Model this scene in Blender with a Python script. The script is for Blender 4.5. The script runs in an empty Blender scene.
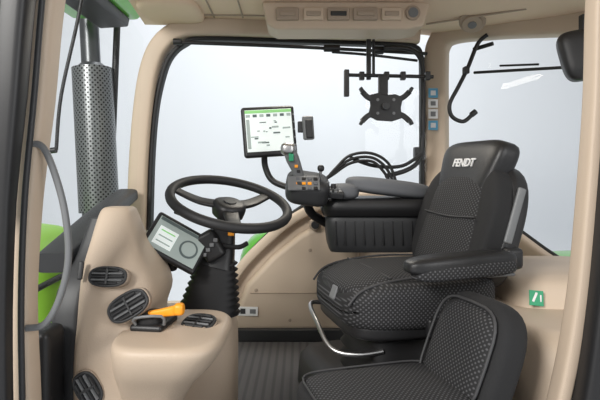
import bpy, bmesh, math, random
from mathutils import Vector, Matrix, Euler
random.seed(3)
S=bpy.context.scene
S.view_settings.view_transform='Standard'
D=math.radians
# ------------------------------------------------ materials
def mk(name,rgb,rough=.5,metal=0,bump=0,bscale=200,emit=None,spec=.5,coat=0):
    m=bpy.data.materials.new(name); m.use_nodes=True
    nt=m.node_tree; b=nt.nodes['Principled BSDF']
    b.inputs['Base Color'].default_value=(*rgb,1); b.inputs['Roughness'].default_value=rough
    b.inputs['Metallic'].default_value=metal; b.inputs['Specular IOR Level'].default_value=spec
    b.inputs['Coat Weight'].default_value=coat
    if emit: 
        b.inputs['Emission Color'].default_value=(*rgb,1); b.inputs['Emission Strength'].default_value=emit
    if bump:
        tc=nt.nodes.new('ShaderNodeTexCoord'); n=nt.nodes.new('ShaderNodeTexNoise'); n.inputs['Scale'].default_value=bscale
        n.inputs['Detail'].default_value=3
        bp=nt.nodes.new('ShaderNodeBump'); bp.inputs['Strength'].default_value=bump; bp.inputs['Distance'].default_value=.002
        nt.links.new(tc.outputs['Object'],n.inputs['Vector']); nt.links.new(n.outputs['Fac'],bp.inputs['Height'])
        nt.links.new(bp.outputs['Normal'],b.inputs['Normal'])
    return m
def dotmat(name,base,dot,scale,lo,hi,axes='xy',rough=.8,metal=0,bump=.2,stagger=True):
    m=mk(name,base,rough,metal); nt=m.node_tree; b=nt.nodes['Principled BSDF']; L=nt.links.new
    tc=nt.nodes.new('ShaderNodeTexCoord'); sp=nt.nodes.new('ShaderNodeSeparateXYZ'); cb=nt.nodes.new('ShaderNodeCombineXYZ')
    L(tc.outputs['Object'],sp.inputs[0])
    if axes=='cyl':
        at=nt.nodes.new('ShaderNodeMath'); at.operation='ARCTAN2'; L(sp.outputs['Y'],at.inputs[0]); L(sp.outputs['X'],at.inputs[1])
        mu=nt.nodes.new('ShaderNodeMath'); mu.operation='MULTIPLY'; mu.inputs[1].default_value=.115; L(at.outputs[0],mu.inputs[0])
        L(mu.outputs[0],cb.inputs[0]); L(sp.outputs['Z'],cb.inputs[1])
    else:
        L(sp.outputs[axes[0].upper()],cb.inputs[0]); L(sp.outputs[axes[1].upper()],cb.inputs[1])
    mp=nt.nodes.new('ShaderNodeMapping'); mp.inputs['Rotation'].default_value=(0,0,D(45)); L(cb.outputs[0],mp.inputs[0])
    v=nt.nodes.new('ShaderNodeTexVoronoi'); v.voronoi_dimensions='2D'
    v.inputs['Scale'].default_value=scale; v.inputs['Randomness'].default_value=0
    r=nt.nodes.new('ShaderNodeValToRGB'); r.color_ramp.elements[0].position=lo; r.color_ramp.elements[1].position=hi
    r.color_ramp.elements[0].color=(*dot,1); r.color_ramp.elements[1].color=(*base,1)
    L(mp.outputs[0],v.inputs['Vector']); L(v.outputs['Distance'],r.inputs['Fac'])
    L(r.outputs['Color'],b.inputs['Base Color'])
    if bump:
        bp=nt.nodes.new('ShaderNodeBump'); bp.inputs['Strength'].default_value=bump; bp.inputs['Distance'].default_value=.001
        L(v.outputs['Distance'],bp.inputs['Height']); L(bp.outputs['Normal'],b.inputs['Normal'])
    return m
BEIGE=mk('beige_plastic',(.56,.45,.345),.55,bump=.25,bscale=300)
BEIGEC=mk('taupe_console_plastic',(.50,.40,.305),.5,bump=.35,bscale=260)
BEIGE2=mk('beige_headliner',(.72,.56,.42),.8,bump=.15,bscale=500)
BEIGED=mk('dark_beige_plastic',(.36,.285,.22),.6)  # darker beige for joints, bezels and small fittings
BLACK=mk('black_plastic',(.014,.014,.015),.45,bump=.1,bscale=500)
RUB=mk('black_rubber',(.012,.012,.013),.6)
DARK=mk('charcoal_plastic',(.030,.031,.033),.5,bump=.15,bscale=400)
GREY=mk('grey_plastic',(.16,.165,.17),.45,bump=.1,bscale=400)
LGREY=mk('pad_grey',(.115,.12,.13),.7,bump=.2,bscale=300)
METAL=mk('brushed_metal',(.50,.50,.50),.35,1)
FAB=mk('seat_fabric_side',(.014,.014,.015),.85,bump=.4,bscale=350)
FXY=dotmat('seat_fabric_dotted_xy',(.012,.012,.013),(.085,.085,.09),100,.16,.34,'xy')
FYZ=dotmat('seat_fabric_dotted_yz',(.012,.012,.013),(.085,.085,.09),100,.16,.34,'yz')
FXZ=dotmat('seat_fabric_dotted_xz',(.013,.013,.014),(.085,.085,.09),100,.16,.34,'xz')
LEATH=mk('black_leather',(.014,.014,.015),.42,bump=.3,bscale=250)
SEAM=mk('piping_grey',(.045,.045,.047),.6)
GREEN=mk('green_paint',(.10,.42,.03),.3,coat=.5)
YGREEN=mk('green_bonnet_paint',(.30,.62,.06),.4)
ORANGE=mk('orange_plastic',(.95,.36,.02),.4)
WHITE=mk('white_label',(.75,.75,.75),.5)
BLUE=mk('blue_label',(.1,.35,.55),.5)
SGREEN=mk('label_green',(.02,.30,.14),.5)
SCREEN=mk('screen_lit',(.72,.78,.76),.3,emit=.35)
SCRG=mk('screen_green',(.25,.55,.2),.3,emit=.3)
SCRD=mk('screen_dark',(.1,.13,.13),.3,emit=.1)
SCR2=mk('screen_dim',(.36,.42,.40),.15,emit=.15)
LAMP=mk('lamp_lens',(1,.93,.8),.3,emit=4)
PERF=dotmat('perforated_steel',(.20,.21,.215),(.008,.008,.008),50,.24,.32,'cyl',.35,.6,0)
STEEL=mk('dark_steel',(.10,.105,.11),.35,.7)
def floormat():
    m=mk('ribbed_rubber_floor',(.055,.055,.058),.65); nt=m.node_tree; b=nt.nodes['Principled BSDF']
    tc=nt.nodes.new('ShaderNodeTexCoord'); w=nt.nodes.new('ShaderNodeTexWave'); w.inputs['Scale'].default_value=9
    w.wave_type='BANDS'; w.bands_direction='X'
    r=nt.nodes.new('ShaderNodeValToRGB'); r.color_ramp.elements[0].color=(.075,.072,.075,1); r.color_ramp.elements[1].color=(.115,.11,.112,1)
    r.color_ramp.elements[0].position=.1; r.color_ramp.elements[1].position=.5
    bp=nt.nodes.new('ShaderNodeBump'); bp.inputs['Strength'].default_value=.4; bp.inputs['Distance'].default_value=.004
    nt.links.new(tc.outputs['Object'],w.inputs['Vector']); nt.links.new(w.outputs['Fac'],r.inputs['Fac'])
    nt.links.new(r.outputs['Color'],b.inputs['Base Color']); nt.links.new(w.outputs['Fac'],bp.inputs['Height']); nt.links.new(bp.outputs['Normal'],b.inputs['Normal'])
    return m
FLOOR=floormat()
def glassmat():
    m=bpy.data.materials.new('window_glass'); m.use_nodes=True; nt=m.node_tree; nt.nodes.clear()
    o=nt.nodes.new('ShaderNodeOutputMaterial'); t=nt.nodes.new('ShaderNodeBsdfTransparent'); g=nt.nodes.new('ShaderNodeBsdfGlossy')
    t.inputs['Color'].default_value=(.97,.98,.975,1); g.inputs['Roughness'].default_value=.02
    x=nt.nodes.new('ShaderNodeMixShader'); x.inputs[0].default_value=.015
    nt.links.new(t.outputs[0],x.inputs[1]); nt.links.new(g.outputs[0],x.inputs[2]); nt.links.new(x.outputs[0],o.inputs[0]); return m
GLASS=glassmat()
WALLM=mk('studio_backdrop_paint',(.76,.785,.82),.9)
# ------------------------------------------------ helpers
def group(name,loc=(0,0,0),rz=0,rot=None):
    e=bpy.data.objects.new(name,None); S.collection.objects.link(e); e.location=loc
    e.rotation_euler=rot if rot else (0,0,D(rz)); e.empty_display_size=.1; return e
def addm(g,name,vs,fs,mat,loc=(0,0,0),rot=(0,0,0),bevel=0,seg=2,sub=0,sharp=None):
    me=bpy.data.meshes.new(name); me.from_pydata([tuple(v) for v in vs],[],fs)
    bm=bmesh.new(); bm.from_mesh(me); bmesh.ops.recalc_face_normals(bm,faces=bm.faces); bm.to_mesh(me); bm.free()
    me.materials.append(mat)
    for p in me.polygons: p.use_smooth=True
    if sharp: me.set_sharp_from_angle(angle=D(sharp))
    ob=bpy.data.objects.new(name,me); S.collection.objects.link(ob); ob.location=loc
    ob.rotation_euler=rot if not isinstance(rot,Matrix) else rot.to_euler()
    if g: ob.parent=g
    if bevel:
        b=ob.modifiers.new('b','BEVEL'); b.width=bevel; b.segments=seg; b.limit_method='ANGLE'; b.angle_limit=D(30)
        w=ob.modifiers.new('w','WEIGHTED_NORMAL'); w.keep_sharp=False
    return ob
def box(g,name,c,s,mat,rot=(0,0,0),bevel=.004,seg=2):
    x,y,z=[a/2 for a in s]
    vs=[(i*x,j*y,k*z) for i in(-1,1) for j in(-1,1) for k in(-1,1)]
    fs=[(0,1,3,2),(4,6,7,5),(0,4,5,1),(2,3,7,6),(0,2,6,4),(1,5,7,3)]
    return addm(g,name,vs,fs,mat,c,rot,min(bevel,min(s)*.45),seg)
def prism(g,name,pts,y0,y1,mat,bevel=.006,seg=2,loc=(0,0,0),rot=(0,0,0)):
    n=len(pts); vs=[(p[0],y0,p[1]) for p in pts]+[(p[0],y1,p[1]) for p in pts]
    fs=[tuple(range(n)),tuple(range(2*n-1,n-1,-1))]+[(i,(i+1)%n,n+(i+1)%n,n+i) for i in range(n)]
    return addm(g,name,vs,fs,mat,loc,rot,bevel,seg)
def cyl(g,name,c,r,h,mat,axis=(0,0,1),bevel=.002,n=32,r2=None):
    r2=r if r2 is None else r2
    vs=[(r*math.cos(2*math.pi*i/n),r*math.sin(2*math.pi*i/n),-h/2) for i in range(n)]+[(r2*math.cos(2*math.pi*i/n),r2*math.sin(2*math.pi*i/n),h/2) for i in range(n)]
    fs=[tuple(range(n)),tuple(range(2*n-1,n-1,-1))]+[(i,(i+1)%n,n+(i+1)%n,n+i) for i in range(n)]
    q=Vector(axis).to_track_quat('Z','Y').to_euler()
    return addm(g,name,vs,fs,mat,c,q,bevel,2,sharp=None if bevel else 40)
def cr(pts,k=6,closed=False):
    P=[Vector(p) for p in pts]; n=len(P); out=[]
    rng=range(n if closed else n-1)
    for i in rng:
        if closed: a,b,c,d=P[(i-1)%n],P[i],P[(i+1)%n],P[(i+2)%n]
        else: a,b,c,d=P[max(i-1,0)],P[i],P[i+1],P[min(i+2,n-1)]
        for j in range(k):
            t=j/k; out.append(.5*((2*b)+(c-a)*t+(2*a-5*b+4*c-d)*t*t+(3*b-a-3*c+d)*t**3))
    if not closed: out.append(P[-1])
    return out
def circ(r,n=12): return [(r*math.cos(2*math.pi*i/n),r*math.sin(2*math.pi*i/n)) for i in range(n)]
def rrect(w,d,e=5,n=24):
    o=[]
    for i in range(n):
        t=2*math.pi*i/n; c,s=math.cos(t),math.sin(t)
        o.append((w/2*math.copysign(abs(c)**(2/e),c),d/2*math.copysign(abs(s)**(2/e),s)))
    return o
def sweep(g,name,pts,prof,mat,ref=None,k=6,closed=False,scales=None):
    P=cr(pts,k,closed) if k>1 else [Vector(p) for p in pts]
    m=len(P); vs=[]; n=len(prof); prev=None
    for i,p in enumerate(P):
        if closed: T=(P[(i+1)%m]-P[i-1]).normalized()
        else: T=(P[min(i+1,m-1)]-P[max(i-1,0)]).normalized()
        if ref is not None: N=T.cross(Vector(ref)).normalized()
        else:
            if prev is None:
                a=Vector((0,0,1)) if abs(T.z)<.9 else Vector((0,1,0)); N=T.cross(a).normalized()
            else: N=(prev-T*prev.dot(T)).normalized()
            prev=N
        B=T.cross(N); sc=1
        if scales:
            f=i/(m-1)*(len(scales)-1); a=int(min(f,len(scales)-2)); sc=scales[a]*(1-(f-a))+scales[a+1]*(f-a)
        for u,v in prof: vs.append(p+N*u*sc+B*v*sc)
    fs=[]
    for i in range(m if closed else m-1):
        for j in range(n):
            a=i*n+j; b=i*n+(j+1)%n; i2=(i+1)%m; fs.append((a,b,i2*n+(j+1)%n,i2*n+j))
    if not closed: fs+= [tuple(range(n)),tuple(range((m-1)*n,m*n))]
    return addm(g,name,vs,fs,mat,sharp=50)
def tube(g,name,pts,r,mat,k=6,closed=False): return sweep(g,name,pts,circ(r),mat,k=k,closed=closed)
def loft(g,name,secs,mat,e=4,n=48,k=4,loc=(0,0,0),rot=(0,0,0),sharp=None):
    Q=secs
    if k>1:
        Q=[]
        for i in range(len(secs)-1):
            a=secs[max(i-1,0)];b=secs[i];c=secs[i+1];d=secs[min(i+2,len(secs)-1)]
            for j in range(k):
                t=j/k
                Q.append([.5*((2*b[q])+(c[q]-a[q])*t+(2*a[q]-5*b[q]+4*c[q]-d[q])*t*t+(3*b[q]-a[q]-3*c[q]+d[q])*t**3) for q in range(5)])
        Q.append(secs[-1])
    vs=[]
    for z,x0,x1,y0,y1 in Q:
        for u,v in rrect(x1-x0,y1-y0,e,n): vs.append(((x0+x1)/2+u,(y0+y1)/2+v,z))
    m=len(Q); fs=[(i*n+j,i*n+(j+1)%n,(i+1)*n+(j+1)%n,(i+1)*n+j) for i in range(m-1) for j in range(n)]
    fs+=[tuple(range(n)),tuple(range((m-1)*n,m*n))]
    return addm(g,name,vs,fs,mat,loc,rot,sharp=sharp or 60)
def blob(g,name,c,h,mat,e=4,deform=None,rot=(0,0,0),N=14):
    bm=bmesh.new(); bmesh.ops.create_cube(bm,size=2)
    bmesh.ops.subdivide_edges(bm,edges=bm.edges[:],cuts=N,use_grid_fill=True)
    for v in bm.verts:
        p=v.co; q=[math.tan(a*math.pi/4) for a in p]
        l=sum(abs(a)**e for a in q)**(1/e)
        q=[a/l for a in q]
        if deform: q=deform(*q)
        v.co=Vector((q[0]*h[0],q[1]*h[1],q[2]*h[2]))
    vs=[v.co.copy() for v in bm.verts]; bm.verts.index_update()
    fs=[tuple(v.index for v in f.verts) for f in bm.faces]; bm.free()
    return addm(g,name,vs,fs,mat,c,rot)
def text(g,name,s,size,mat,loc,rot,ext=.0006):
    cu=bpy.data.curves.new(name,'FONT'); cu.body=s; cu.size=size; cu.extrude=ext; cu.align_x='CENTER'; cu.align_y='CENTER'; cu.offset=size*.02
    cu.materials.append(mat); o=bpy.data.objects.new(name,cu); S.collection.objects.link(o); o.location=loc
    o.rotation_euler=rot.to_euler() if isinstance(rot,Matrix) else rot; o.parent=g; return o
def vent(name,loc,rot,w,h,nsl=5):
    g=group(name,loc,rot=rot)
    prof=rrect(w,h,2.6,40)
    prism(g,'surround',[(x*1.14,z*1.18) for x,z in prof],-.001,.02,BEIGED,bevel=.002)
    sweep(g,'rim',[(x,-.003,z) for x,z in prof],circ(.004,8),DARK,k=1,closed=True)
    prism(g,'back',[(x*.97,z*.97) for x,z in prof],-.004,.012,BLACK,bevel=.001)
    for i in range(nsl):
        t=(i+.5)/nsl*2-1; L=w*.9*math.sqrt(max(.05,1-abs(t)**2.6))
        box(g,'slat_%d'%(i+1),(0,-.007,t*h*.44),(L,.008,h/nsl*.35),GREY if i%2 else DARK,rot=(D(25),0,0),bevel=.001)
    box(g,'divider',(0,-.009,0),(.006,.006,h*.85),DARK,bevel=.001)
    return g
def frame_rot(W,H):
    x=Vector(W).normalized(); z=Vector(H); z=(z-x*z.dot(x)).normalized(); y=z.cross(x)
    return Matrix((x,y,z)).transposed().to_euler()
# ------------------------------------------------ studio shell
cyc=[(-6,-1.25),(6.2,-1.25)]+[(6.2+1.3*math.sin(a),-1.25+1.3-1.3*math.cos(a)) for a in [D(x) for x in range(10,91,10)]]+[(7.5,6)]
vs=[];fs=[]
for y,z in cyc: vs+=[(-9,y,z),(9,y,z)]
for i in range(len(vs)//2-1): fs.append((2*i,2*i+1,2*i+3,2*i+2))
addm(None,'wall_back',vs,fs,WALLM)
# ------------------------------------------------ cab shell
addm(None,'floor',[(-.86,2.62,0),(-.66,1.0,0),(1.05,1.0,0),(1.25,1.95,0),(.80,2.75,0),
                   (-.86,2.62,-.05),(-.66,1.0,-.05),(1.05,1.0,-.05),(1.25,1.95,-.05),(.80,2.75,-.05)],
     [(0,1,2,3,4),(9,8,7,6,5)]+[(i,(i+1)%5,5+(i+1)%5,5+i) for i in range(5)],FLOOR,bevel=.003)
cv=[(-.80,2.58,1.60),(-.62,1.0,1.60),(.5,1.0,1.60),(.5,2.70,1.60),(.80,2.74,1.575),(1.30,1.93,1.47),(1.15,1.0,1.52)]
def slab(g,nm,ids):
    n=len(ids); v=[cv[i] for i in ids]
    addm(g,nm,v+[(x,y,z+.07) for x,y,z in v],[tuple(range(n)),tuple(range(2*n-1,n-1,-1))]+[(i,(i+1)%n,n+(i+1)%n,n+i) for i in range(n)],BEIGE2,sharp=30)
slab(None,'ceiling',(0,1,2,3))
g=group('ceiling_rear'); slab(g,'headliner_1',(3,5,4)); slab(g,'headliner_2',(3,2,5)); slab(g,'headliner_3',(2,6,5))  # sloping rear part of the ceiling, in separate slabs
g=group('trim_9')
for i,x in enumerate((-.42,-.28)): tube(g,'headliner_joint_%d'%(i+1),[(x,2.45,1.598),(x+.03,1.2,1.598)],.004,BEIGED,k=1)
tube(g,'headliner_joint_3',[(-.66,2.40,1.598),(-.2,2.42,1.598),(.48,2.48,1.598)],.005,BEIGED,k=1)
tube(g,'headliner_joint_4',[(.62,2.45,1.565),(.95,2.10,1.527)],.005,BEIGED,k=1)
blob(g,'corner_moulding',(-.60,2.34,1.60),(.14,.16,.035),BEIGE2,e=4)
# far side lower wall
g=group('wall_right')
out=[(-.84,0),(-.84,.16),(-.40,.17),(-.355,.27),(-.30,.37),(-.20,.48),(-.06,.605),(.08,.685),(.22,.725),(.78,.755),(.78,0)]
prism(g,'panel',out,2.56,2.64,BEIGE,bevel=.015,seg=3)
sweep(g,'rim',[(-.40,2.55,.14),(-.355,2.55,.26),(-.29,2.55,.365),(-.19,2.55,.47),(-.05,2.55,.59),(.09,2.55,.665),(.23,2.56,.705),(.76,2.62,.735)],rrect(.05,.09,4),BEIGE,ref=(0,1,0))
sweep(g,'rim_seal',[(-.39,2.56,.19),(-.335,2.56,.30),(-.27,2.56,.41),(-.17,2.56,.515),(-.035,2.56,.632),(.10,2.56,.708),(.24,2.57,.746),(.66,2.62,.76)],circ(.010),RUB)
prism(g,'inner_panel',[(-.36,.04),(-.27,.28),(-.14,.42),(.0,.53),(.13,.6),(.3,.6),(.3,.04)],2.50,2.57,BEIGE,bevel=.03,seg=4)
cyl(g,'socket_ring',(.075,2.49,.58),.03,.05,BEIGED,(0,-1,0),bevel=.006)
cyl(g,'socket',(.075,2.465,.58),.02,.02,BLACK,(0,-1,0))
box(g,'kick_strip',(-.05,2.52,.03),(.7,.1,.06),DARK)
box(g,'panel_joint',(.0,2.497,.235),(.5,.004,.004),BEIGED,bevel=.001)
for i,(x,z) in enumerate([(-.22,.25),(.05,.45),(-.05,.10)]): cyl(g,'screw_%d'%(i+1),(x,2.498,z),.008,.006,BEIGED,(0,-1,0))
g2=group('warning_label',(-.26,2.495,.145),rot=(D(-4),0,D(-4)))
box(g2,'plate',(0,0,0),(.10,.003,.045),WHITE,bevel=.001)
box(g2,'symbol_1',(-.025,-.002,0),(.026,.002,.026),DARK,bevel=.001); box(g2,'symbol_2',(.025,-.002,0),(.030,.002,.022),GREY,bevel=.001)
# rear lower wall panel of the cab, with wheel arch
g=group('wall_rear')
rl=[(.76,2.72,.70),(.95,2.38,.57),(1.09,2.14,.43),(1.22,1.92,.34),(1.24,1.6,.31),(1.2,1.1,.30)]
P=cr(rl,5); vs=[];fs=[]
for p in P: vs+=[(p.x,p.y,0),(p.x,p.y,p.z),(p.x+.06,p.y+.03,p.z),(p.x+.06,p.y+.03,0)]
for i in range(len(P)-1):
    for j in range(4): fs.append((4*i+j,4*i+(j+1)%4,4*i+4+(j+1)%4,4*i+4+j))
addm(g,'panel',vs,fs,BEIGE,sharp=40)
sweep(g,'sill',[(x-.02,y-.01,z) for x,y,z in rl],rrect(.05,.10,4),BEIGE,ref=(0,0,1))
sweep(g,'seal',[(x+.01,y,z+.045) for x,y,z in rl],circ(.012),RUB)
g=group('wheel_arch_cover')
loft(g,'arch_body',[(0,.62,1.15,1.30,2.05),(.25,.62,1.15,1.30,2.05),(.36,.63,1.15,1.33,2.02),(.395,.66,1.12,1.38,1.98),(.40,.7,1.1,1.42,1.94)],BEIGE,e=6)
loft(g,'arch_ridge',[(.385,.70,1.16,1.61,2.10),(.47,.70,1.16,1.64,2.10),(.495,.73,1.14,1.70,2.07)],BEIGE,e=5)
box(g,'panel_joint',(.80,1.305,.20),(.28,.004,.004),BEIGED,bevel=.001)
g=group('exit_label',(.762,1.612,.437),rot=(D(-14),D(6),D(4)))
box(g,'plate',(0,0,0),(.048,.003,.048),SGREEN,bevel=.001); box(g,'figure',(-.007,-.002,0),(.008,.002,.026),WHITE,bevel=.001,rot=(0,D(25),0)); cyl(g,'head',(-.001,-.002,.014),.004,.002,WHITE,(0,-1,0),bevel=0); box(g,'arrow',(.014,-.002,.0),(.005,.002,.022),WHITE,bevel=.001)
# ------------------------------------------------ pillars
sweep(None,'trim_1',[(-.82,2.5,0),(-.815,2.5,.35),(-.81,2.5,.625),(-.80,2.5,.90),(-.78,2.5,1.15),(-.75,2.5,1.34),(-.70,2.5,1.465),(-.61,2.5,1.54),(-.475,2.51,1.565),(0,2.57,1.57),(.45,2.63,1.565),(.62,2.66,1.56)],
      rrect(.09,.10,5),BEIGE,ref=(0,1,0))
sweep(None,'trim_2',[(-.755,2.52,.55),(-.745,2.52,.90),(-.725,2.52,1.15),(-.69,2.52,1.32),(-.65,2.52,1.42),(-.58,2.52,1.483),(-.475,2.53,1.51),(0,2.6,1.515),(.45,2.64,1.51),(.60,2.66,1.505),(.645,2.68,1.46),(.655,2.69,1.35),(.655,2.69,.74)],
      rrect(.022,.06,5),RUB,ref=(0,1,0))
sweep(None,'trim_3',[(.74,2.69,0),(.735,2.69,.7),(.735,2.69,1.0),(.735,2.69,1.40),(.745,2.68,1.52),(.80,2.62,1.57),(.95,2.40,1.54),(1.25,1.93,1.45),(1.25,1.5,1.47)],rrect(.12,.09,5),BEIGE,ref=(0.55,.83,0))
sweep(None,'trim_4',[(-.55,1.2,1.6),(-.60,1.2,1.26),(-.6216,1.2,1.02),(-.648,1.2,.78),(-.66,1.2,.54),(-.655,1.2,.3),(-.65,1.2,0)],rrect(.05,.07,4),BEIGE,ref=(0,1,0),scales=[1.1,1.05,1,.9,.85,.95,1])
g=group('door_1')
sweep(g,'frame',[(-.585,1.1,1.6),(-.622,1.1,1.27),(-.642,1.1,1.02),(-.658,1.1,.78),(-.664,1.1,.54),(-.662,1.1,.3),(-.655,1.1,0)],rrect(.074,.06,4),BLACK,ref=(0,1,0),scales=[1.05,1,.95,.75,.7,.7,.7])
sweep(g,'seal',[(-.55,1.14,1.6),(-.585,1.14,1.27),(-.606,1.14,1.02),(-.628,1.14,.78),(-.636,1.14,.54),(-.633,1.14,.3),(-.63,1.14,0)],circ(.007),DARK,ref=(0,1,0))
sweep(g,'outer_skin',[(-.632,1.08,1.6),(-.659,1.08,1.27),(-.682,1.08,1.02),(-.70,1.08,.78)],rrect(.035,.05,4),GREEN,ref=(0,1,0))
tube(g,'grab_handle',[(-.635,1.17,.91),(-.603,1.17,.905),(-.575,1.17,.845),(-.55,1.17,.75),(-.542,1.17,.643),(-.562,1.17,.551),(-.597,1.17,.49),(-.64,1.17,.48)],.008,GREY)
sweep(None,'trim_5',[(.76,1.25,1.6),(.742,1.25,1.275),(.735,1.25,1.03),(.717,1.25,.775),(.692,1.25,.52),(.645,1.25,.27),(.57,1.25,0)],rrect(.036,.06,4),BEIGE,ref=(0,1,0))
g=group('door_2')
sweep(g,'frame',[(.79,1.2,1.6),(.775,1.2,1.275),(.77,1.2,1.03),(.752,1.2,.775),(.728,1.2,.52),(.69,1.2,.27),(.62,1.2,0)],rrect(.06,.07,4),BLACK,ref=(0,1,0))
sweep(g,'outer_skin',[(.82,1.2,1.2),(.80,1.2,.775),(.775,1.2,.52),(.737,1.2,.27),(.67,1.2,0)],rrect(.05,.05,4),GREEN,ref=(0,1,0))
# windows
addm(None,'window_1',[(-.80,2.53,.12),(.70,2.68,.12),(.70,2.68,1.52),(-.74,2.53,1.52)],[(0,1,2,3)],GLASS)
addm(None,'window_2',[(-.83,2.46,.1),(-.70,1.25,.1),(-.66,1.25,1.58),(-.77,2.46,1.5)],[(0,1,2,3)],GLASS)
addm(None,'window_3',[(.80,2.66,.72),(1.26,1.95,.38),(1.28,1.95,1.43),(.80,2.66,1.54)],[(0,1,2,3)],GLASS)
# ------------------------------------------------ overhead console
g=group('overhead_console')
prism(g,'housing',[(-.17,1.60),(-.15,1.50),(-.11,1.475),(.48,1.475),(.55,1.49),(.58,1.60)],2.22,2.40,BEIGE,bevel=.012,seg=3)
for i,(x,w) in enumerate([(-.055,.10),(.06,.09),(.17,.10),(.29,.11),(.405,.09)]):
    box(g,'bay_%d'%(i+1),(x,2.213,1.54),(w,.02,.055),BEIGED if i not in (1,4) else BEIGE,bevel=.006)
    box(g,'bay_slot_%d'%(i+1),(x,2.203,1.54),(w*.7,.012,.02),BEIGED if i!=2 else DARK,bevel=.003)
cyl(g,'speaker_ring',(.50,2.215,1.545),.032,.02,BEIGED,(0,-1,0)); cyl(g,'speaker_mesh',(.50,2.206,1.545),.022,.01,GREY,(0,-1,0))
g=group('dome_lamp')
prism(g,'bezel',rrect(.15,.035,2.5),2.50,2.52,BEIGED,bevel=.004,loc=(.03,0,1.555))
prism(g,'lens',rrect(.10,.02,2.5),2.49,2.515,LAMP,bevel=.002,loc=(.03,0,1.555))
g=group('ceiling_speaker')
q=Vector((-.2,-.55,-.8))
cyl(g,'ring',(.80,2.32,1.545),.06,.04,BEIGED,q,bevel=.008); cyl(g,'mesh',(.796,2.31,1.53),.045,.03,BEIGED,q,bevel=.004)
cyl(g,'centre',(.794,2.305,1.522),.02,.02,GREY,q,bevel=.004)
# ------------------------------------------------ rail and tablet mount
g=group('equipment_rail')
tube(g,'rail',[(-.58,2.45,1.475),(0,2.5,1.465),(.66,2.6,1.455)],.009,BLACK,k=3)
cyl(g,'end_cap',(-.60,2.448,1.478),.016,.04,BLACK,(1,.09,0))
cyl(g,'joint',(.40,2.55,1.46),.020,.05,BLACK,(1,.09,0))
cyl(g,'joint_2',(.16,2.52,1.463),.018,.08,BLACK,(1,.09,0))
tube(g,'lower_rail',[(.16,2.5,1.44),(.35,2.52,1.43),(.60,2.56,1.41)],.007,BLACK,k=3)
g=group('tablet_holder')
box(g,'drop_bar',(.335,2.44,1.39),(.022,.02,.20),BLACK)
box(g,'drop_bar_2',(.36,2.45,1.40),(.012,.03,.18),BLACK)
tube(g,'cross_bar',[(.215,2.42,1.31),(.65,2.44,1.305)],.009,BLACK,k=1)
box(g,'left_clamp',(.225,2.42,1.27),(.025,.03,.13),BLACK)
for i,x in enumerate((.30,.42,.50,.62)): box(g,'clamp_%d'%(i+1),(x,2.43,1.307),(.025,.03,.04),BLACK)
box(g,'neck',(.40,2.41,1.235),(.045,.03,.14),BLACK)
cc=Vector((.405,2.37,1.15)); rr=(0,D(4),0)
prism(g,'plate',[(-.080,.050),(-.04,.062),(.0,.055),(.04,.062),(.080,.050),(.072,0),(.080,-.050),(.035,-.068),(-.035,-.068),(-.080,-.050),(-.072,0)],-.010,.010,BLACK,loc=cc,bevel=.004,rot=rr)
for i,(sx,sz) in enumerate([(-1,1),(1,1),(-1,-1),(1,-1)]):
    sweep(g,'arm_%d'%(i+1),[cc+Vector((sx*.05,0,sz*.03)),cc+Vector((sx*.085,-.005,sz*.045)),cc+Vector((sx*.112,-.01,sz*.070))],rrect(.026,.014,4),BLACK,ref=(0,1,0))
    box(g,'claw_%d'%(i+1),cc+Vector((sx*.115,-.018,sz*.075)),(.016,.035,.028),BLACK,rot=(0,D(30*sx*sz),0))
    cyl(g,'hole_%d'%(i+1),cc+Vector((sx*.038,-.011,sz*.032)),.007,.003,GREY,(0,-1,0),bevel=0)
cyl(g,'knob',cc+Vector((0,-.02,.0)),.018,.02,DARK,(0,-1,0))
g=group('grab_rail')
tube(g,'rail',[(.42,2.5,1.46),(.54,2.5,1.455),(.60,2.5,1.41),(.615,2.5,1.30),(.61,2.5,1.0),(.595,2.5,.90),(.53,2.48,.85),(.42,2.45,.82)],.012,BLACK)
box(g,'bracket',(.60,2.52,.93),(.05,.05,.07),BLACK)
g=group('cable_harness')
for i,(a,b) in enumerate([(0,0),(.012,.02),(-.012,-.018)]):
    tube(g,'cable_%d'%(i+1),[(.10+a,2.38,.79),(.16+a,2.38,.84+b),(.24,2.39,.90+b),(.34,2.39,.91+b),(.41+a,2.38,.86+b),(.45+a,2.37,.77)],.007,RUB)
tube(g,'cable_4',[(.24,2.4,.91),(.36,2.42,.87),(.5,2.45,.87),(.60,2.47,.93)],.009,RUB)
g=group('safety_labels')
for i,(z,m,h) in enumerate([(1.255,BLUE,.05),(1.20,WHITE,.045),(1.145,WHITE,.05),(1.085,BLUE,.05)]):
    box(g,'label_%d'%(i+1),(.70,2.63,z),(.05,.003,h),m,bevel=.001)
    box(g,'picto_%d'%(i+1),(.70,2.627,z),(.026,.003,h*.5),WHITE if m is BLUE else GREY,bevel=.001)
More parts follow.
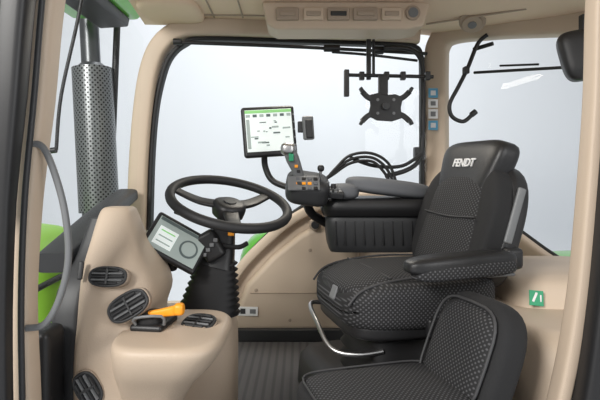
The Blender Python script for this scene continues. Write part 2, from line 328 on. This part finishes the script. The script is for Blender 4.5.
# ------------------------------------------------ rear window bits
g=group('rear_hose')
tube(g,'hose',[(.90,2.40,1.50),(.86,2.42,1.46),(.81,2.42,1.34),(.765,2.42,1.25),(.725,2.42,1.17),(.735,2.42,1.11),(.79,2.42,1.085),(.835,2.42,1.12)],.010,BLACK)
box(g,'clip',(.80,2.41,1.33),(.025,.04,.035),BLACK); cyl(g,'end',(.84,2.42,1.125),.014,.03,BLACK,(1,0,.8))
g=group('window_wiper')
tube(g,'arm',[(.85,2.44,1.325),(1.12,2.12,1.285)],.007,BLACK,k=1); tube(g,'blade',[(.94,2.35,1.34),(1.05,2.20,1.315)],.005,BLACK,k=1)
cyl(g,'motor',(.89,2.43,1.45),.010,.10,BLACK,(.6,-.6,.1))
g=group('work_light')
blob(g,'housing',(1.055,1.88,1.28),(.07,.05,.095),BLACK,e=4,deform=lambda x,y,z:(x*(1+.2*z),y,z),rot=(0,D(-6),D(-20)))
box(g,'bracket',(1.08,1.90,1.40),(.03,.03,.08),BLACK)
# ------------------------------------------------ outside
g=group('exhaust_stack')
cyl(g,'perforated_shield',(-1.225,3.0,1.03),.115,.86,PERF,(-.05,0,1),bevel=0,n=48)
cyl(g,'pipe',(-1.26,3.0,1.62),.055,.4,STEEL,(-.05,0,1)); cyl(g,'collar',(-1.25,3.0,1.47),.105,.04,STEEL,(-.05,0,1),r2=.06)
cyl(g,'tail_pipe',(-1.29,3.0,1.95),.06,.4,STEEL,(-.12,0,1)); cyl(g,'foot',(-1.20,3.0,.40),.10,.45,STEEL)
cyl(g,'side_pipe',(-1.12,3.05,1.62),.02,1.7,BLACK,(.04,0,1))
g=group('engine_hood')
blob(g,'shell',(-1.75,2.2,.24),(.78,.35,.37),YGREEN,e=5)
box(g,'grille',(-1.05,2.62,.32),(.22,.12,.5),DARK)
sweep(g,'hood_line',[(-.99,1.84,.40),(-.965,2.0,.42),(-.965,2.3,.42)],circ(.012),DARK,k=2)
g=group('roof_visor')
prism(g,'shell',[(-1.30,1.71),(-.92,1.70),(-.84,1.80),(-1.25,1.84)],2.2,2.85,GREEN,bevel=.02)
prism(g,'underside',[(-1.12,1.64),(-.96,1.65),(-.95,1.70),(-1.12,1.70)],2.3,2.8,BLACK,bevel=.01)
prism(g,'lamp',rrect(.10,.07,3),2.15,2.25,DARK,bevel=.01,loc=(-1.0,0,1.67))
g=group('side_mirror')
tube(g,'arm',[(-.84,2.0,1.75),(-.885,2.0,1.47),(-.955,2.0,1.15),(-.975,2.0,.93)],.007,BLACK); tube(g,'foot',[(-.975,2.0,.93),(-1.03,2.0,.925),(-1.06,2.0,.93)],.012,BLACK)
box(g,'head',(-1.10,2.0,1.12),(.10,.05,.22),BLACK,bevel=.02)
g=group('trim_6')
sweep(g,'windshield_base',[(-.83,2.40,.73),(-.775,1.95,.67),(-.72,1.45,.58)],rrect(.10,.06,4),DARK,ref=(0,0,1))
# ------------------------------------------------ front console
g=group('front_console')
loft(g,'tower',[(0,-.60,-.40,1.34,1.64),(.2,-.61,-.39,1.30,1.64),(.34,-.612,-.39,1.30,1.64),(.42,-.615,-.42,1.33,1.64),(.50,-.617,-.40,1.35,1.63),(.57,-.618,-.425,1.38,1.62),(.64,-.612,-.475,1.43,1.60),(.70,-.606,-.50,1.47,1.59),(.728,-.60,-.51,1.49,1.58),(.737,-.59,-.52,1.50,1.57)],BEIGEC,e=5)
loft(g,'shelf',[(0,-.42,-.37,1.36,1.5),(.15,-.46,-.35,1.32,1.5),(.28,-.475,-.285,1.25,1.52),(.35,-.48,-.225,1.20,1.54),(.400,-.48,-.195,1.18,1.55),(.42,-.475,-.205,1.19,1.54),(.424,-.46,-.225,1.22,1.52)],BEIGEC,e=3.6)
loft(g,'bulkhead',[(0,-.62,-.22,1.60,1.86),(.30,-.62,-.22,1.60,1.86),(.36,-.60,-.24,1.60,1.84)],BEIGEC,e=4)
box(g,'label_side',(-.600,1.368,.575),(.014,.012,.05),DARK,rot=(D(-18),0,0))
loft(g,'outer_trim',[(0,-.70,-.60,1.36,1.70),(.45,-.70,-.60,1.38,1.70),(.60,-.67,-.59,1.48,1.68),(.70,-.65,-.59,1.53,1.66)],DARK,e=5)
box(g,'lower_trim',(-.68,1.31,.22),(.09,.10,.44),BLACK,bevel=.02,seg=3)
vent('air_vent',(-.518,1.350,.562),(D(-18),0,D(-5)),.10,.048)
vent('air_vent',(-.455,1.325,.490),(D(-14),D(-30),D(8)),.105,.062)
vent('air_vent',(-.548,1.294,.285),(0,D(60),0),.085,.06)
vent('air_vent',(-.280,1.385,.426),(D(-72),0,D(-20)),.09,.07)
g=group('gear_lever')
box(g,'plate',(-.400,1.375,.430),(.090,.12,.02),BLACK,bevel=.008,rot=(0,0,D(-8)))
blob(g,'gaiter',(-.405,1.365,.445),(.035,.04,.022),RUB,e=3)
tube(g,'stem',[(-.405,1.36,.445),(-.40,1.345,.466)],.008,METAL,k=1)
sweep(g,'handle',[(-.405,1.345,.462),(-.375,1.34,.467),(-.34,1.335,.474),(-.32,1.33,.480)],rrect(.026,.022,3),ORANGE,scales=[.7,.8,1,1.15],ref=(0,1,0))
blob(g,'cap',(-.321,1.33,.480),(.014,.016,.016),ORANGE,e=3)
tube(g,'guard',[(-.435,1.325,.44),(-.435,1.315,.46),(-.365,1.315,.465),(-.36,1.325,.44)],.004,GREY,k=3)
# instrument display
g=group('instrument_display',(-.396,1.60,.616)); g.rotation_euler=frame_rot((.14,.03,-.086),(.04,.08,.093)); g.scale=(1.08,1.08,1.08)
box(g,'bezel',(0,0,0),(.178,.020,.128),BLACK,bevel=.010,seg=3)
box(g,'screen',(0,-.0105,0),(.156,.002,.102),SCR2,bevel=.001)
box(g,'status_bar',(0,-.012,.044),(.15,.002,.010),SCRD,bevel=.0005)
cyl(g,'gauge',(.040,-.012,-.005),.028,.002,SCRD,(0,-1,0),bevel=0); cyl(g,'gauge_face',(.040,-.0135,-.005),.022,.002,SCR2,(0,-1,0),bevel=0)
box(g,'tile',(-.035,-.012,-.008),(.06,.002,.06),SCREEN,bevel=.0005)
for i in range(3): box(g,'tile_bar_%d'%(i+1),(-.035,-.0135,.010-.018*i),(.045,.001,.004),SCR2 if i else SCRG,bevel=.0003)
tube(g,'mount',[(0,.01,-.02),(.03,.06,-.05)],.015,BLACK,k=1)
# column
g=group('steering_column')
c0=Vector((-.238,1.70,.715)); ax=Vector((.2,-.27,.94)).normalized()
secs=[]
for i in range(9):
    z=.365+i*.021; r=.108-.0045*i; cx=-.312+.0035*i
    secs.append((z,cx-r,cx+r,1.70-r*.75,1.70+r*.75)); secs.append((z+.010,cx-r+.014,cx+r-.014,1.70-r*.75+.012,1.70+r*.75-.012))
loft(g,'boot',secs,RUB,e=2.6,k=1,sharp=180)
sweep(g,'shroud',[(-.285,1.70,.53),(-.272,1.70,.58),(-.258,1.70,.64),c0-ax*.02],rrect(.10,.09,4),BLACK,ref=(0,1,0),scales=[1.25,1,.75,.65])
box(g,'switch_pod',(-.295,1.65,.60),(.07,.05,.10),BLACK,rot=(0,D(-30),0),bevel=.015,seg=3)
for i in range(4): box(g,'switch_%d'%(i+1),(-.31+.012*i,1.622,.575+.016*i),(.014,.01,.012),GREY,bevel=.002)
box(g,'orange_switch',(-.226,1.640,.645),(.020,.014,.022),ORANGE,bevel=.003)
tube(g,'tilt_lever',[(-.26,1.66,.60),(-.20,1.62,.60),(-.17,1.60,.615)],.008,BLACK)
tube(g,'indicator_stalk',[(-.26,1.68,.665),(-.33,1.66,.68),(-.42,1.68,.71)],.007,BLACK)
tube(g,'shuttle_stalk',[(-.24,1.68,.66),(-.19,1.66,.655),(-.16,1.65,.66)],.008,BLACK)
box(g,'stalk_paddle',(-.155,1.65,.662),(.045,.012,.025),BLACK)
# steering wheel
g=group('steering_wheel',(-.238,1.70,.742)); nrm=Vector((.22,-.29,.93)).normalized()
g.rotation_euler=nrm.to_track_quat('Z','Y').to_euler()
R=.200
tube(g,'rim',[(R*math.cos(2*math.pi*i/64),R*math.sin(2*math.pi*i/64),0) for i in range(64)],.0165,RUB,k=1,closed=True)
loft(g,'hub',[(-.05,-.05,.05,-.05,.05),(-.02,-.055,.055,-.055,.055),(-.005,-.05,.05,-.05,.05),(0,-.04,.04,-.04,.04)],BLACK,e=2.5)
cyl(g,'badge',(0,0,.002),.022,.004,DARK)
for i,a in enumerate((D(15),D(140),D(250),)):
    d=Vector((math.cos(a),math.sin(a),0)); p=Vector((-d.y,d.x,0))
    sweep(g,'spoke_%d'%(i+1),[d*.035+Vector((0,0,-.018)),d*.10+Vector((0,0,-.022)),d*.16+Vector((0,0,-.012)),d*R],rrect(.014,.048,4),BLACK,ref=p,scales=[1.2,1,.85,.8])
# ------------------------------------------------ terminal monitor
g=group('terminal_monitor',(-.135,2.2,1.02)); g.rotation_euler=Euler((D(-6),D(-4),D(10)))
box(g,'housing',(0,.008,0),(.235,.03,.225),BLACK,bevel=.014,seg=3)
box(g,'screen',(0,-.0075,.004),(.205,.003,.185),SCREEN,bevel=.001)
box(g,'header',(0,-.0095,.088),(.205,.002,.013),SCRG,bevel=.0005)
for i in range(7): box(g,'icon_%d'%(i+1),(-.09+.03*i,-.0095,.070),(.018,.002,.012),SCRD if i%2 else SCR2,bevel=.0005)
box(g,'side_menu',(-.092,-.0095,-.01),(.014,.002,.13),SCR2,bevel=.0005)
random.seed(5)
for i in range(16):
    box(g,'widget_%d'%(i+1),(random.uniform(-.07,.085),-.0097,random.uniform(-.075,.05)),(random.uniform(.008,.035),.002,random.uniform(.003,.008)),random.choice([SCRD,SCR2,SCR2]),bevel=.0003)
for i in range(5): cyl(g,'button_%d'%(i+1),(.111,-.008,.07-.034*i),.004,.003,GREY,(0,-1,0),bevel=0)
g=group('monitor_stand')
tube(g,'arm',[(-.16,2.24,.92),(-.155,2.25,.86),(-.12,2.24,.80),(-.03,2.22,.765),(.0,2.22,.75)],.014,BLACK)
g=group('phone_holder')
box(g,'cradle',(.036,2.2,1.035),(.05,.025,.105),GREY,rot=(0,D(-4),D(20)),bevel=.008)
box(g,'cradle_back',(.02,2.21,1.04),(.06,.02,.05),DARK,rot=(0,0,D(10))); box(g,'pad',(.04,2.185,1.03),(.03,.01,.08),BLACK,rot=(0,D(-4),D(20)))
# ------------------------------------------------ armrest console
g=group('armrest_console')
loft(g,'side_box',[(.50,.13,.50,2.12,2.34),(.53,.12,.51,2.11,2.35),(.63,.11,.52,2.10,2.35),(.66,.12,.52,2.11,2.35)],DARK,e=7)
loft(g,'upper_deck',[(.655,.10,.55,2.09,2.35),(.69,.09,.55,2.07,2.35),(.725,.10,.55,2.08,2.35),(.73,.13,.54,2.10,2.34)],BLACK,e=6)
for i in range(9): box(g,'rib_%d'%(i+1),(.15+.04*i,2.103,.585),(.006,.006,.10),BLACK,bevel=.001)
blob(g,'arm_pad',(.38,2.15,.775),(.185,.085,.036),LGREY,e=3.5,deform=lambda x,y,z:(x,y*(1-.15*x*x),z-.25*x),rot=(0,D(4),D(6)))
blob(g,'palm_rest',(.185,2.12,.760),(.060,.07,.034),LGREY,e=3,rot=(0,0,D(10)))
blob(g,'control_pod',(.03,2.08,.775),(.090,.09,.056),DARK,e=4,rot=(D(20),D(8),D(5)))
box(g,'button_panel',(.015,2.000,.797),(.13,.012,.068),GREY,rot=(D(-35),0,D(5)),bevel=.006)
for r in range(3):
    for c in range(5):
        box(g,'key_%d'%(r*5+c+1),(-.032+.0235*c,1.982+.012*r,.777+.0185*r),(.016,.008,.013),ORANGE if (r==1 and c in(1,2,3)) else (LGREY if (r+c)%2 else BLACK),rot=(D(-35),0,D(5)),bevel=.002)
sweep(g,'joystick',[(.0,2.06,.80),(-.012,2.05,.85),(-.03,2.04,.895),(-.047,2.03,.94)],rrect(.050,.052,3.5),GREY,ref=(0,1,0),scales=[.9,.9,1.1,1])
blob(g,'joystick_head',(-.048,2.03,.935),(.031,.032,.026),METAL,e=3)
box(g,'joystick_switch',(-.035,2.003,.90),(.02,.01,.03),SGREEN,bevel=.003)
box(g,'joystick_key_1',(-.015,2.020,.865),(.014,.01,.012),ORANGE,bevel=.002); box(g,'joystick_key_2',(-.006,2.026,.845),(.014,.01,.012),BLACK,bevel=.002)
tube(g,'mini_lever',[(.08,2.05,.81),(.085,2.04,.85)],.006,METAL,k=1); blob(g,'mini_knob',(.085,2.04,.857),(.014,.014,.014),BLACK,e=2.5)
for i in range(3): cyl(g,'dial_%d'%(i+1),(.085+.026*i,2.05,.80-.008*i),.010,.02,[BLACK,GREY,BLACK][i])
box(g,'keypad',(.135,2.06,.755),(.09,.05,.03),DARK,rot=(D(25),D(5),0),bevel=.006)
for r in range(2):
    for c in range(4): box(g,'pad_key_%d'%(r*4+c+1),(.105+.02*c,2.035+.016*r,.762+.008*r),(.012,.010,.008),GREY if (r+c)%3 else METAL,rot=(D(25),D(5),0),bevel=.002)
tube(g,'support',[(.02,2.14,.75),(.05,2.2,.66),(.14,2.25,.60)],.02,BLACK)
# ------------------------------------------------ driver seat
g=group('driver_seat',(.55,1.85,0),15)
lean=D(18)
def cu(x,y,z):
    zz=z
    if z>0: zz=z+.22*abs(y)**3-.35*max(0,-x-.55)/.45+.25*max(0,x-.5)
    return (x,y*(1-.06*max(0,-x)),zz)
blob(g,'cushion_base',(-.20,0,.415),(.27,.255,.08),FXZ,e=5,deform=cu)
blob(g,'cushion_top',(-.20,0,.460),(.262,.205,.055),FXY,e=4,deform=lambda x,y,z:(x,y,z-.45*max(0,-x-.5)/.5))
for sy in(-1,1): tube(g,'cushion_piping_%d'%(sy+2),[(.03,sy*.2,.50),(-.15,sy*.2,.51),(-.32,sy*.2,.50),(-.42,sy*.195,.475),(-.465,sy*.19,.43)],.004,SEAM)
tube(g,'thigh_seam',[(-.325,-.19,.507),(-.33,0,.512),(-.325,.19,.507)],.003,SEAM)
def ba(x,y,z):
    w=1-.22*max(0,z)**2+.03*z
    xx=x-.45*abs(y)**3 if x<0 else x
    return (xx,y*w,z)
blob(g,'backrest_shell',(.10,0,.655),(.05,.245,.225),BLACK,e=4.5,deform=lambda x,y,z:(x,y*(1-.2*max(0,z)**2),z),rot=(0,lean,0))
blob(g,'backrest',(.065,0,.655),(.06,.24,.22),FAB,e=4.5,deform=ba,rot=(0,lean,0))
blob(g,'backrest_insert',(.043,0,.640),(.06,.18,.205),FYZ,e=5,deform=lambda x,y,z:(x,y*(1-.14*z),z),rot=(0,lean,0))
tube(g,'back_seam',[(-.017+.035*math.tan(lean),-.165,.69),(-.02+.03*math.tan(lean),0,.682),(-.017+.035*math.tan(lean),.165,.69)],.003,SEAM)
blob(g,'headrest',(.112,0,.832),(.058,.168,.128),LEATH,e=4.5,deform=lambda x,y,z:(x+.2*z-.2*abs(y)**2.5,y*(1+.2*z),z),rot=(0,D(14),0))
RM=Matrix.Rotation(D(20),3,'Y')@Matrix.Rotation(D(-90),3,'Z')@Matrix.Rotation(D(90),3,'X')
text(g,'lettering','FENDT',.044,WHITE,(.0655,.0,.875),RM,ext=.005)
box(g,'recliner_bracket',(.095,-.243,.70),(.030,.014,.19),GREY,rot=(0,D(18),0),bevel=.006)
blob(g,'armrest',(-.150,-.315,.568),(.185,.045,.033),LEATH,e=3.5,deform=lambda x,y,z:(x,y*(1-.12*x),z*(1+.15*x)+.25*x),rot=(0,D(2),0))
blob(g,'armrest_side',(-.145,-.325,.551),(.17,.04,.024),FXZ,e=4,deform=lambda x,y,z:(x,y,z+.25*x))
box(g,'armrest_pivot',(.05,-.285,.57),(.06,.05,.07),BLACK,bevel=.015)
box(g,'armrest_lower_cover',(-.02,-.315,.528),(.10,.03,.010),GREY,bevel=.004)
blob(g,'seat_pan',(-.20,0,.345),(.255,.235,.035),BLACK,e=5)
ss=[]
for i in range(5):
    z=.13+i*.04; ss+= [(z,-.38,.02,-.19,.19),(z+.02,-.365,.005,-.175,.175)]
loft(g,'bellows',ss,RUB,e=6,k=1,sharp=180)
loft(g,'plinth',[(0,-.50,.04,-.22,.38),(.10,-.49,.04,-.22,.38),(.13,-.46,.02,-.20,.36)],DARK,e=8,k=1)
box(g,'side_control_panel',(-.12,-.25,.36),(.22,.03,.06),BLACK,bevel=.01)
box(g,'orange_tag',(-.165,-.268,.355),(.012,.006,.014),ORANGE,bevel=.002)
box(g,'front_marker',(-.464,-.05,.44),(.012,.045,.045),GREY,bevel=.005,rot=(0,D(20),0))
tube(g,'fore_aft_handle',[(-.38,.14,.33),(-.45,.14,.355),(-.50,.11,.36),(-.51,.0,.33),(-.49,-.10,.27),(-.42,-.15,.26),(-.34,-.17,.27)],.008,METAL)
g=group('seat_belt_buckle')
box(g,'strap',(.86,2.16,.64),(.035,.01,.13),BLACK,rot=(0,D(-35),0)); box(g,'buckle',(.90,2.14,.585),(.06,.03,.04),BLACK,rot=(0,D(20),0))
tube(g,'anchor',[(.84,2.16,.56),(.87,2.16,.53),(.93,2.16,.55)],.012,METAL)
# ------------------------------------------------ passenger seat
g=group('passenger_seat',(.415,1.34,-.015),16)
blob(g,'cushion',(-.20,0,.255),(.215,.165,.055),FAB,e=5)
blob(g,'cushion_insert',(-.20,0,.272),(.198,.140,.043),FXY,e=6)
tube(g,'cushion_piping',[(x,y,.306) for x,y in rrect(.395,.30,6,28)],.003,SEAM,k=1,closed=True).location=(-.20,0,0)
blob(g,'backrest',(.055,0,.37),(.055,.150,.155),FAB,e=4,rot=(0,D(22),0),deform=lambda x,y,z:(x,y*(1-.15*max(0,z)**2),z))
blob(g,'backrest_insert',(.030,0,.37),(.045,.125,.135),FYZ,e=4,rot=(0,D(22),0),deform=lambda x,y,z:(x,y*(1-.15*max(0,z)**2),z))
Ry=Matrix.Rotation(D(22),3,'Y')
tube(g,'back_piping',[Vector((.030,0,.37))+Ry@Vector((-.034,a,b)) for a,b in rrect(.26,.275,4,28)],.004,SEAM,k=1,closed=True)
box(g,'support',(-.15,0,.115),(.3,.25,.2),BLACK,bevel=.01)
box(g,'hinge',(.03,0,.2),(.06,.28,.08),BLACK)
g=group('clutch_pedal')
box(g,'pad',(-.39,1.93,.08),(.07,.09,.015),BEIGED,rot=(D(40),0,0)); tube(g,'stem',[(-.39,1.96,.07),(-.40,2.05,.18)],.01,BLACK,k=1)
g=group('rear_fender')
blob(g,'shell',(-.02,3.05,.18),(.35,.25,.33),GREEN,e=3)
g=group('rear_fender')
blob(g,'shell',(1.55,2.6,.19),(.35,.4,.22),GREEN,e=3)
# ------------------------------------------------ lights
def area(name,loc,tgt,size,en,col=(1,1,1)):
    l=bpy.data.lights.new(name,'AREA'); l.size=size; l.energy=en; l.color=col; o=bpy.data.objects.new(name,l); S.collection.objects.link(o)
    o.location=loc; o.rotation_euler=(Vector(tgt)-Vector(loc)).to_track_quat('-Z','Y').to_euler()
area('softbox_key',(-2.2,-1.6,2.6),(0,2,.7),1.2,190,(1,.975,.94))
area('softbox_fill',(2.4,-1.2,1.6),(0,2,.6),1.6,45)
area('backdrop_light',(0,4.2,4.6),(0,7.5,.5),3,165,(.98,.99,1))
area('cab_dome_light',(.03,2.3,1.44),(.0,1.9,0),.25,4,(1,.93,.82))
w=bpy.data.worlds.new('studio'); S.world=w; w.use_nodes=True
w.node_tree.nodes['Background'].inputs[0].default_value=(.87,.88,.90,1); w.node_tree.nodes['Background'].inputs[1].default_value=.52
# ------------------------------------------------ camera
c=bpy.data.cameras.new('camera'); co=bpy.data.objects.new('camera',c); S.collection.objects.link(co)
co.location=(0,0,.85); co.rotation_euler=(D(90),0,0); c.sensor_width=36; c.lens=30; c.shift_y=-.05; c.clip_start=.05
S.camera=co
